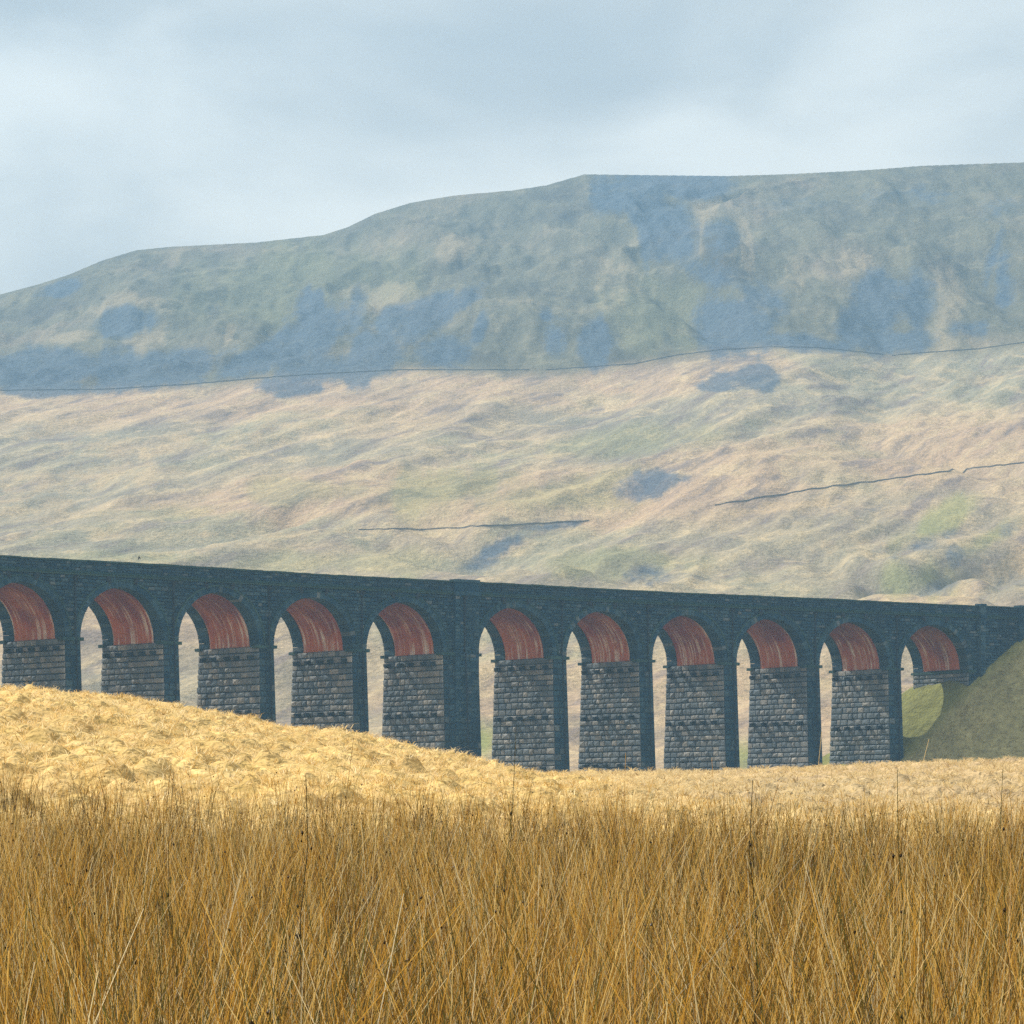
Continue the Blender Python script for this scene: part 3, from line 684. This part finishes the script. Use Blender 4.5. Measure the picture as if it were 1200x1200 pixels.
# arches
RO = RAD + .80
for (a, b_) in arches:
    sc_ = (a + b_) / 2; r = (b_ - a) / 2
    ao = empty('arch', W(sc_, WID / 2, H_ARC) - VO); ao.parent = via; AO = W(sc_, WID / 2, H_ARC)
    for (t0, t1, nm) in ((-.06, 2.15, 'stone_ring'), (WID - 2.3, WID + .06, 'stone_ring')):
        mb = MB(); nv = 38
        for k in range(nv):
            a0 = math.pi * k / nv + .003; a1 = math.pi * (k + 1) / nv - .003; dr = random.uniform(-.015, .02); dt = random.uniform(0, .05)
            c = []
            tt0 = t0 - (dt if t0 < 1 else 0)
            for (rr) in (r + dr, r + .80):
                c += [W(sc_ - rr * math.cos(a0), tt0, H_ARC + rr * math.sin(a0)), W(sc_ - rr * math.cos(a1), tt0, H_ARC + rr * math.sin(a1)),
                      W(sc_ - rr * math.cos(a1), t1, H_ARC + rr * math.sin(a1)), W(sc_ - rr * math.cos(a0), t1, H_ARC + rr * math.sin(a0))]
            cc, f = hexa(c); mb.add(cc, f)
        for (x0, x1) in ((sc_ - r - .8, sc_ - r), (sc_ + r, sc_ + r + .8)):
            box_st(mb, x0, x1, t0 + .004, t1, H_SPR + .163, H_ARC - .003)
        # raised hood course round the outside of the ring
        if t0 < 1:
            hb_ = MB()
            for k in range(40):
                a0 = math.pi * k / 40; a1 = math.pi * (k + 1) / 40; c = []
                for rr in (r + .80, r + .98):
                    c += [W(sc_ - rr * math.cos(a0), -.17, H_ARC + rr * math.sin(a0)), W(sc_ - rr * math.cos(a1), -.17, H_ARC + rr * math.sin(a1)),
                          W(sc_ - rr * math.cos(a1), .3, H_ARC + rr * math.sin(a1)), W(sc_ - rr * math.cos(a0), .3, H_ARC + rr * math.sin(a0))]
                cc, f = hexa(c); hb_.add(cc, f, .8)
            link('hood_course', hb_.mesh('hood_course', AO), M['coping'], ao)
        link(nm, mb.mesh(nm, AO), M['shaded_stone'], ao)
    # brick barrel between the two stone rings, set a little back
    me = bpy.data.meshes.new('brick_soffit'); V = []; Fc = []; UVs = []
    ns = 42; tt = np.linspace(2.15, WID - 2.3, 8); rr = r + .10
    for k in range(ns + 1):
        an = math.pi * min(max(k - 1, 0), 40) / 40; dz = -.5 if k in (0, ns) else 0
        for q in tt: V.append(W(sc_ - rr * math.cos(an), q, H_ARC + rr * math.sin(an) + dz) - AO); UVs.append((q + sc_ * 3.1, an * rr + (dz if k == 0 else -dz)))
    m_ = len(tt)
    for k in range(ns):
        for q in range(m_ - 1): Fc.append((k * m_ + q, k * m_ + q + 1, (k + 1) * m_ + q + 1, (k + 1) * m_ + q))
    me.from_pydata(V, [], Fc); ul = me.uv_layers.new(name='UVMap')
    for l in me.loops: ul.data[l.index].uv = UVs[l.vertex_index]
    me.polygons.foreach_set('use_smooth', [True] * len(Fc))
    link('brick_soffit', me, M['brick'], ao)
    # dark oval discs either side of the crown
    for sg in (-1, 1):
        V = []; cs = sc_ + sg * 2.15; ch = H_ARC + r + .98 - .1
        for tq, sc2 in ((-.24, .8), (.1, 1)):
            for k in range(10):
                an = 2 * math.pi * k / 10; V.append(W(cs + .36 * sc2 * math.cos(an) + sg * .14 * math.sin(an), tq, ch + .62 * sc2 * math.sin(an)))
        mb = MB(); mb.add(V, [(k, (k + 1) % 10, 10 + (k + 1) % 10, 10 + k) for k in range(10)] + [tuple(range(9, -1, -1))], .5)
        link('oval_disc', mb.mesh('oval_disc', AO), M['iron'], ao)

# spandrel cores (front and back) with the arches cut out
S_LO = piers[0][1]; S_HI = 300.0
def under(s):
    for (a, b_) in arches:
        c = (a + b_) / 2; r = (b_ - a) / 2 + .70
        if abs(s - c) < r: return max(H_ARC + .25, H_ARC + math.sqrt(r * r - (s - c) ** 2))
    return H_ARC + .25
ss = sorted(set([S_LO + k * .5 for k in range(int((S_HI - S_LO) / .5) + 1)]))
for (t0, t1) in ((.10, .95), (WID - .95, WID - .10)):
    V = []; Fc = []
    for s in ss:
        u = under(s)
        if s > S_AB + 2: u = H_TOP - 12
        V += [W(s, t0, u), W(s, t0, H_TOP - 1.5), W(s, t1, u), W(s, t1, H_TOP - 1.5)]
    for k in range(len(ss) - 1):
        p = 4 * k; q = p + 4
        Fc += [(p, q, q + 1, p + 1), (p + 3, q + 3, q + 2, p + 2), (p + 2, q + 2, q, p), (p + 1, q + 1, q + 3, p + 3)]
    mb = MB(); mb.add(V, Fc, .5); sw = link('spandrel_wall', mb.mesh('spandrel_wall', VO), M['core'], via)
    if t0 < 1: sw_front = sw
# coursed blocks of the front
fb = MB(); h = H_ARC + .28
def gaps(h0, h1, lo, hi):
    iv = []
    for (a, b_) in arches:
        c = (a + b_) / 2; r = (b_ - a) / 2 + .98; hm = (h0 + h1) / 2 - H_ARC
        if hm < r: d = math.sqrt(r * r - hm * hm); iv.append((c - d, c + d))
    out = []; cur = lo
    for (x0, x1) in iv:
        if x0 > cur: out.append((cur, x0))
        cur = max(cur, x1)
    if cur < hi: out.append((cur, hi))
    return out
while h < H_TOP - 1.75:
    hh = min(random.choice((.40, .46, .52)), H_TOP - 1.72 - h + .01)
    if hh < .2: break
    for (x0, x1) in gaps(h, h + hh, piers[0][1], 190):
        s = x0
        while s < x1 - .02:
            w_ = random.uniform(.6, 1.25)
            if x1 - s - w_ < .35: w_ = x1 - s
            o = W(s, .10, h); e = W(s + w_, .10, h); e1 = (e - o).normalized(); nf = Vector((e1.y, -e1.x, 0))
            v, f = rock_block(None, (o, e1, UP, nf), w_, hh, random.uniform(.06, .20)); fb.add(v, f); s += w_
    h += hh
h = H_SPR - 13          # front of the abutment below the springing
while h < H_ARC + .2:
    s = S_AB + .05
    while s < 190:
        w_ = random.uniform(.7, 1.4); o = W(s, -.02, h); e = W(s + w_, -.02, h); e1 = (e - o).normalized(); nf = Vector((e1.y, -e1.x, 0))
        v, f = rock_block(None, (o, e1, UP, nf), w_, .5, random.uniform(.05, .12)); fb.add(v, f); s += w_
    h += .5
tag(link('stonework', fb.mesh('stonework', VO), M['shaded_stone'], sw_front), None, None, None, 'stuff')
tag(link('pier_stonework', rest_side.mesh('stonework', VO), M['lit_stone'], via), None, None, None, 'stuff')
tag(link('pier_front_stonework', rest_front.mesh('stonework', VO), M['shaded_stone'], via), None, None, None, 'stuff')
link('corbel_stones', corb.mesh('corbel_stones', VO), M['core'], via)['kind'] = 'stuff'  # dark colour stands in for the shadow at each corbel
# parapets: cornice, three courses, coping
for (tf, sg) in ((0, 1), (WID, -1)):
    pe = empty('parapet', W(80, tf, H_TOP - 1.6) - VO); pe.parent = via; PO = W(80, tf, H_TOP - 1.6)
    mb = MB(); box_st(mb, S_LO, S_HI, tf + sg * .1, tf + sg * .62, H_TOP - 1.4, H_TOP - .2, .5); link('parapet_wall', mb.mesh('parapet_wall', PO), M['core'], pe)
    mb = MB(); box_st(mb, S_LO, S_HI, tf - sg * .36, tf + sg * .5, H_TOP - 1.70, H_TOP - 1.42, .4); box_st(mb, S_LO, S_HI, tf - sg * .2, tf + sg * .4, H_TOP - 1.95, H_TOP - 1.703, .3)
    link('cornice', mb.mesh('cornice', PO), M['coping'], pe)
    mb = MB(); s = S_LO
    while s < S_HI:
        w_ = random.uniform(1.1, 1.7); dz = random.uniform(-.03, .03) + .05 * math.sin(s / 9)
        box_st(mb, s, s + w_ - .03, tf - sg * .14, tf + sg * .74, H_TOP - .22 + dz * .3, H_TOP + dz); s += w_
    link('coping', mb.mesh('coping', PO), M['coping'], pe)
    if sg == 1:
        mb = MB()
        for k in range(3):
            s = S_LO; hb = H_TOP - 1.42 + k * .4
            while s < 215:
                w_ = random.uniform(.6, 1.2); o = W(s, .10, hb); e = W(s + w_, .10, hb); e1 = (e - o).normalized(); nf = Vector((e1.y, -e1.x, 0))
                v, f = rock_block(None, (o, e1, UP, nf), w_, .4, random.uniform(.04, .10)); mb.add(v, f); s += w_
        tag(link('stonework', mb.mesh('stonework', PO), M['shaded_stone'], pe), None, None, None, 'stuff')
mb = MB(); box_st(mb, S_LO, S_HI, .63, WID - .63, H_TOP - 2.2, H_TOP - 1.35); link('track_bed', mb.mesh('track_bed', VO), M['ballast'], via)
# pilasters: king pier, abutment
def pilaster(s0, s1, d, hb):
    mb = MB(); box_st(mb, s0, s1, -d, .12, hb, H_TOP - 2.0, .5)
    box_st(mb, s0 - .12, s1 + .12, -d - .28, .12, H_TOP - 2.0, H_TOP - 1.45, .7); box_st(mb, s0, s1, -d, .12, H_TOP - 1.45, H_TOP - .15, .5); box_st(mb, s0 - .1, s1 + .1, -d - .15, .8, H_TOP - .15, H_TOP + .22, .9)
    h = hb
    while h < H_TOP - 2.4:
        s = s0
        while s < s1 - .02:
            w_ = random.uniform(.6, 1.1)
            if s1 - s - w_ < .35: w_ = s1 - s
            o = W(s, -d, h); e = W(s + w_, -d, h); e1 = (e - o).normalized(); nf = Vector((e1.y, -e1.x, 0))
            v, f = rock_block(None, (o, e1, UP, nf), w_, .5, random.uniform(.04, .10)); mb.add(v, f); s += w_
        h += .5
    return link('pilaster', mb.mesh('pilaster', VO), M['shaded_stone'], via)
kp = [p for p in piers if p[0] == 4][0]
pilaster(kp[2] - 4.35, kp[2] - .2, .42, 2.0)
pilaster(S_AB + 2.0, S_AB + 3.0, .45, 14)
pilaster(S_AB + 9.6, S_AB + 10.5, .45, 14)

# ------------------------------------------------------------------ dry stone walls on the fell
def field_wall(pts, wid, hgt, label):
    P = []
    for (a, b_) in zip(pts[:-1], pts[1:]):
        n = max(2, int(abs(b_[0] - a[0]) / 4))
        for k in range(n): P.append((a[0] + (b_[0] - a[0]) * k / n, a[1] + (b_[1] - a[1]) * k / n))
    P.append(pts[-1])
    G = [hit(*p) for p in P]
    # smooth the distances so the wall runs as one line over the ground
    ys = np.array([g.y for g in G]); ker = np.ones(5) / 5
    ys = np.convolve(np.pad(ys, 2, mode='reflect', reflect_type='odd'), ker, 'valid')
    G = [Vector(((p[0] - 600) * y / F, y, 0)) for p, y in zip(P, ys)]
    for g in G: g.z = H1(g.x, g.y)
    base = G[len(G) // 2].copy(); V = []; Fc = []
    for k, g in enumerate(G):
        d = (G[min(k + 1, len(G) - 1)] - G[max(k - 1, 0)]); d.z = 0; d.normalize(); n = Vector((-d.y, d.x, 0))
        hh = hgt * random.uniform(.85, 1.1)
        V += [g - n * wid / 2 - UP * 1.5, g - n * wid * .3 + UP * hh, g + n * wid * .3 + UP * hh, g + n * wid / 2 - UP * 1.5]
    for k in range(len(G) - 1):
        p = 4 * k; q = p + 4; Fc += [(p, q, q + 1, p + 1), (p + 1, q + 1, q + 2, p + 2), (p + 2, q + 2, q + 3, p + 3)]
    Fc += [(0, 1, 2, 3), tuple(4 * (len(G) - 1) + k for k in (3, 2, 1, 0))]
    mb = MB(); mb.add(V, Fc, .5)
    o = link('dry_stone_wall', mb.mesh('dry_stone_wall', base), M['fieldwall'], None, base)
    tag(o, label, 'wall', 'dry stone walls on the fell')
field_wall([(838, 593), (960, 573), (1080, 557), (1200, 543), (1290, 532)], .6, 0.39, 'dark dry stone wall climbing to the right edge across the pale lower moor')
field_wall([(0, 458), (120, 457), (220, 451), (300, 444), (370, 439), (470, 434), (620, 434)], .6, 0.44, 'long dry stone wall under the blue scree at the left foot of the fell')
field_wall([(640, 434), (745, 427), (790, 417), (850, 410), (900, 407), (960, 408), (1035, 416)], .6, 0.41, 'dry stone wall under the scree in the middle of the fell, dipping at its right end')
field_wall([(1045, 417), (1100, 413), (1150, 409), (1200, 402), (1290, 392)], .6, 0.41, 'dry stone wall on the shoulder of the fell at the far right')
field_wall([(420, 622), (520, 620), (600, 616), (690, 611)], .6, 0.31, 'low dry stone wall on the moor just above the middle of the viaduct')

# ------------------------------------------------------------------ bird over the parapet
c0 = Vector((gx(162.6, 470), 470, EYE + (HY - 653.6) * 470 / F))
bird = empty('bird', c0); tag(bird, 'small black bird flying just above the parapet at the left', 'bird')
mb = MB(); V = []; Fc = []
prof = [(-.26, .01), (-.18, .05), (-.05, .085), (.08, .075), (.15, .05), (.20, .055), (.24, .03), (.29, .004)]
for (x, r) in prof:
    for k in range(8):
        an = k * math.pi / 4; V.append(Vector((x * .25, r * math.cos(an), x + 0 + r * .2 * math.sin(an))) + Vector((r * math.sin(an), 0, 0)))
for j in range(len(prof) - 1):
    for k in range(8): Fc.append((j * 8 + k, j * 8 + (k + 1) % 8, j * 8 + 8 + (k + 1) % 8, j * 8 + 8 + k))
mb.add(V, Fc, .5); link('body', mb.mesh('body'), M['feather'], bird)
for sg in (-1, 1):
    mb = MB(); a = [Vector((0, sg * .05, .12)), Vector((.02, sg * .05, -.06)), Vector((.10, sg * .24, -.10)), Vector((.2, sg * .42, -.16)), Vector((.14, sg * .3, .06))]
    mb.add(a + [v + Vector((.02, 0, .0)) for v in a], [(0, 1, 2, 4), (2, 3, 4), (5, 9, 7, 6), (7, 9, 8), (0, 5, 6, 1), (1, 6, 7, 2), (2, 7, 8, 3), (3, 8, 9, 4), (4, 9, 5, 0)], .5)
    link('wing', mb.mesh('wing'), M['feather'], bird)

# ------------------------------------------------------------------ tall single stems above the rushes
def tall_stem(px, py_top, z, dx, wid, tint, label, heads=0):
    x = gx(px, z); g = H1(x, z); topz = EYE + (HY - py_top) * z / F
    o = empty('tall_stem', (x, z, g)); tag(o, label, 'grass stem', 'single stems standing above the rushes')
    mb = MB(); V = []; nseg = 9; r = wid / 2; hh = topz - g
    bend = gx(600 + dx, z)
    pts = [Vector((bend * (k / nseg) ** (1.6 if abs(dx) < 30 else 4.5) + .01 * math.sin(k * 1.7 + px), .02 * math.sin(k + px), hh * k / nseg)) for k in range(nseg + 1)]
    for k, p in enumerate(pts):
        rr = r * (1 - .7 * k / nseg)
        for j in range(4):
            an = j * math.pi / 2; V.append(p + Vector((rr * math.cos(an), rr * math.sin(an), 0)))
    Fc = [(4 * k + j, 4 * k + (j + 1) % 4, 4 * k + 4 + (j + 1) % 4, 4 * k + 4 + j) for k in range(nseg) for j in range(4)] + [tuple(4 * nseg + j for j in range(4))]
    mb.add(V, Fc, tint); me = mb.mesh('stalk'); a = me.attributes.new('along', 'FLOAT', 'POINT'); a.data.foreach_set('value', [1.0] * len(me.vertices))
    link('stalk', me, M['rush'], o)
    if heads:
        for k in range(heads):
            q = pts[nseg - 1 - k % 3] + Vector((random.uniform(-.012, .012), 0, random.uniform(-.03, .03))); rr = random.uniform(.0022, .0036)
            mb = MB(); mb.add([q + Vector(v) * rr for v in ((1, 0, 0), (0, 1, 0), (-1, 0, 0), (0, -1, 0), (0, 0, 1.8), (0, 0, -1.8))], [(0, 1, 4), (1, 2, 4), (2, 3, 4), (3, 0, 4), (1, 0, 5), (2, 1, 5), (3, 2, 5), (0, 3, 5)], .03)
            me = mb.mesh('seed_head'); a = me.attributes.new('along', 'FLOAT', 'POINT'); a.data.foreach_set('value', [1.0] * len(me.vertices)); link('seed_head', me, M['rush'], o)
tall_stem(358, 906, 7.5, -3, .0042, .07, 'dark upright stem with seed heads in front of the golden mound, left of centre', 4)
tall_stem(212, 905, 8.0, -14, .0032, .2, 'thin brown stem leaning left in front of the golden mound', 2)
tall_stem(400, 858, 8.5, 12, .0030, .3, 'thin straw stem reaching the top edge of the golden mound', 0)
tall_stem(590, 858, 7.8, 10, .0036, .16, 'brown stem with seed heads before the pier right of the king pier', 3)
tall_stem(716, 882, 8.2, 14, .0032, .8, 'pale stem in front of the middle of the viaduct, leaning right', 0)
tall_stem(830, 888, 8.4, 5, .0028, .75, 'short pale stem at the foot of the pier left of the long leaning one', 0)
tall_stem(925, 858, 7.2, 42, .0036, .98, 'long bleached stem leaning right across the dark pier face', 0)
tall_stem(1040, 866, 7.4, 50, .0034, .95, 'long bleached stem leaning right across the green railway bank', 0)
tall_stem(883, 914, 7.6, 0, .0044, .07, 'dark upright stem with seed heads in front of the right hand plain', 5)
tall_stem(1052, 902, 7.6, 3, .0040, .12, 'brown stem with seed heads below the foot of the green bank', 4)
tall_stem(1172, 902, 7.9, 4, .0038, .14, 'brown stem with seed heads near the right edge of the photo', 3)

# ------------------------------------------------------------------ air
m = bpy.data.materials.new('air haze'); m.use_nodes = True; t = m.node_tree; t.nodes.clear()
o_ = N(t, 'ShaderNodeOutputMaterial'); pv = N(t, 'ShaderNodeVolumePrincipled', Density=.00019); pv.inputs['Color'].default_value = (.36, .66, 1.0, 1); pv.inputs['Anisotropy'].default_value = 0.1
t.links.new(pv.outputs[0], o_.inputs['Volume'])
zb = -6.0; zt = 640.0
V = [(-1950, -40, zb), (1950, -40, zb), (1950, 3000, zb), (-1950, 3000, zb), (-1950, -40, zt), (1950, -40, zt), (1950, 3000, zt), (-1950, 3000, zt)]
me = bpy.data.meshes.new('haze'); me.from_pydata(V, [], hexa(list(range(8)))[1]); hzo = link('haze', me, m)
tag(hzo, 'pale blue haze over the moor and fell', 'haze', None, 'stuff')
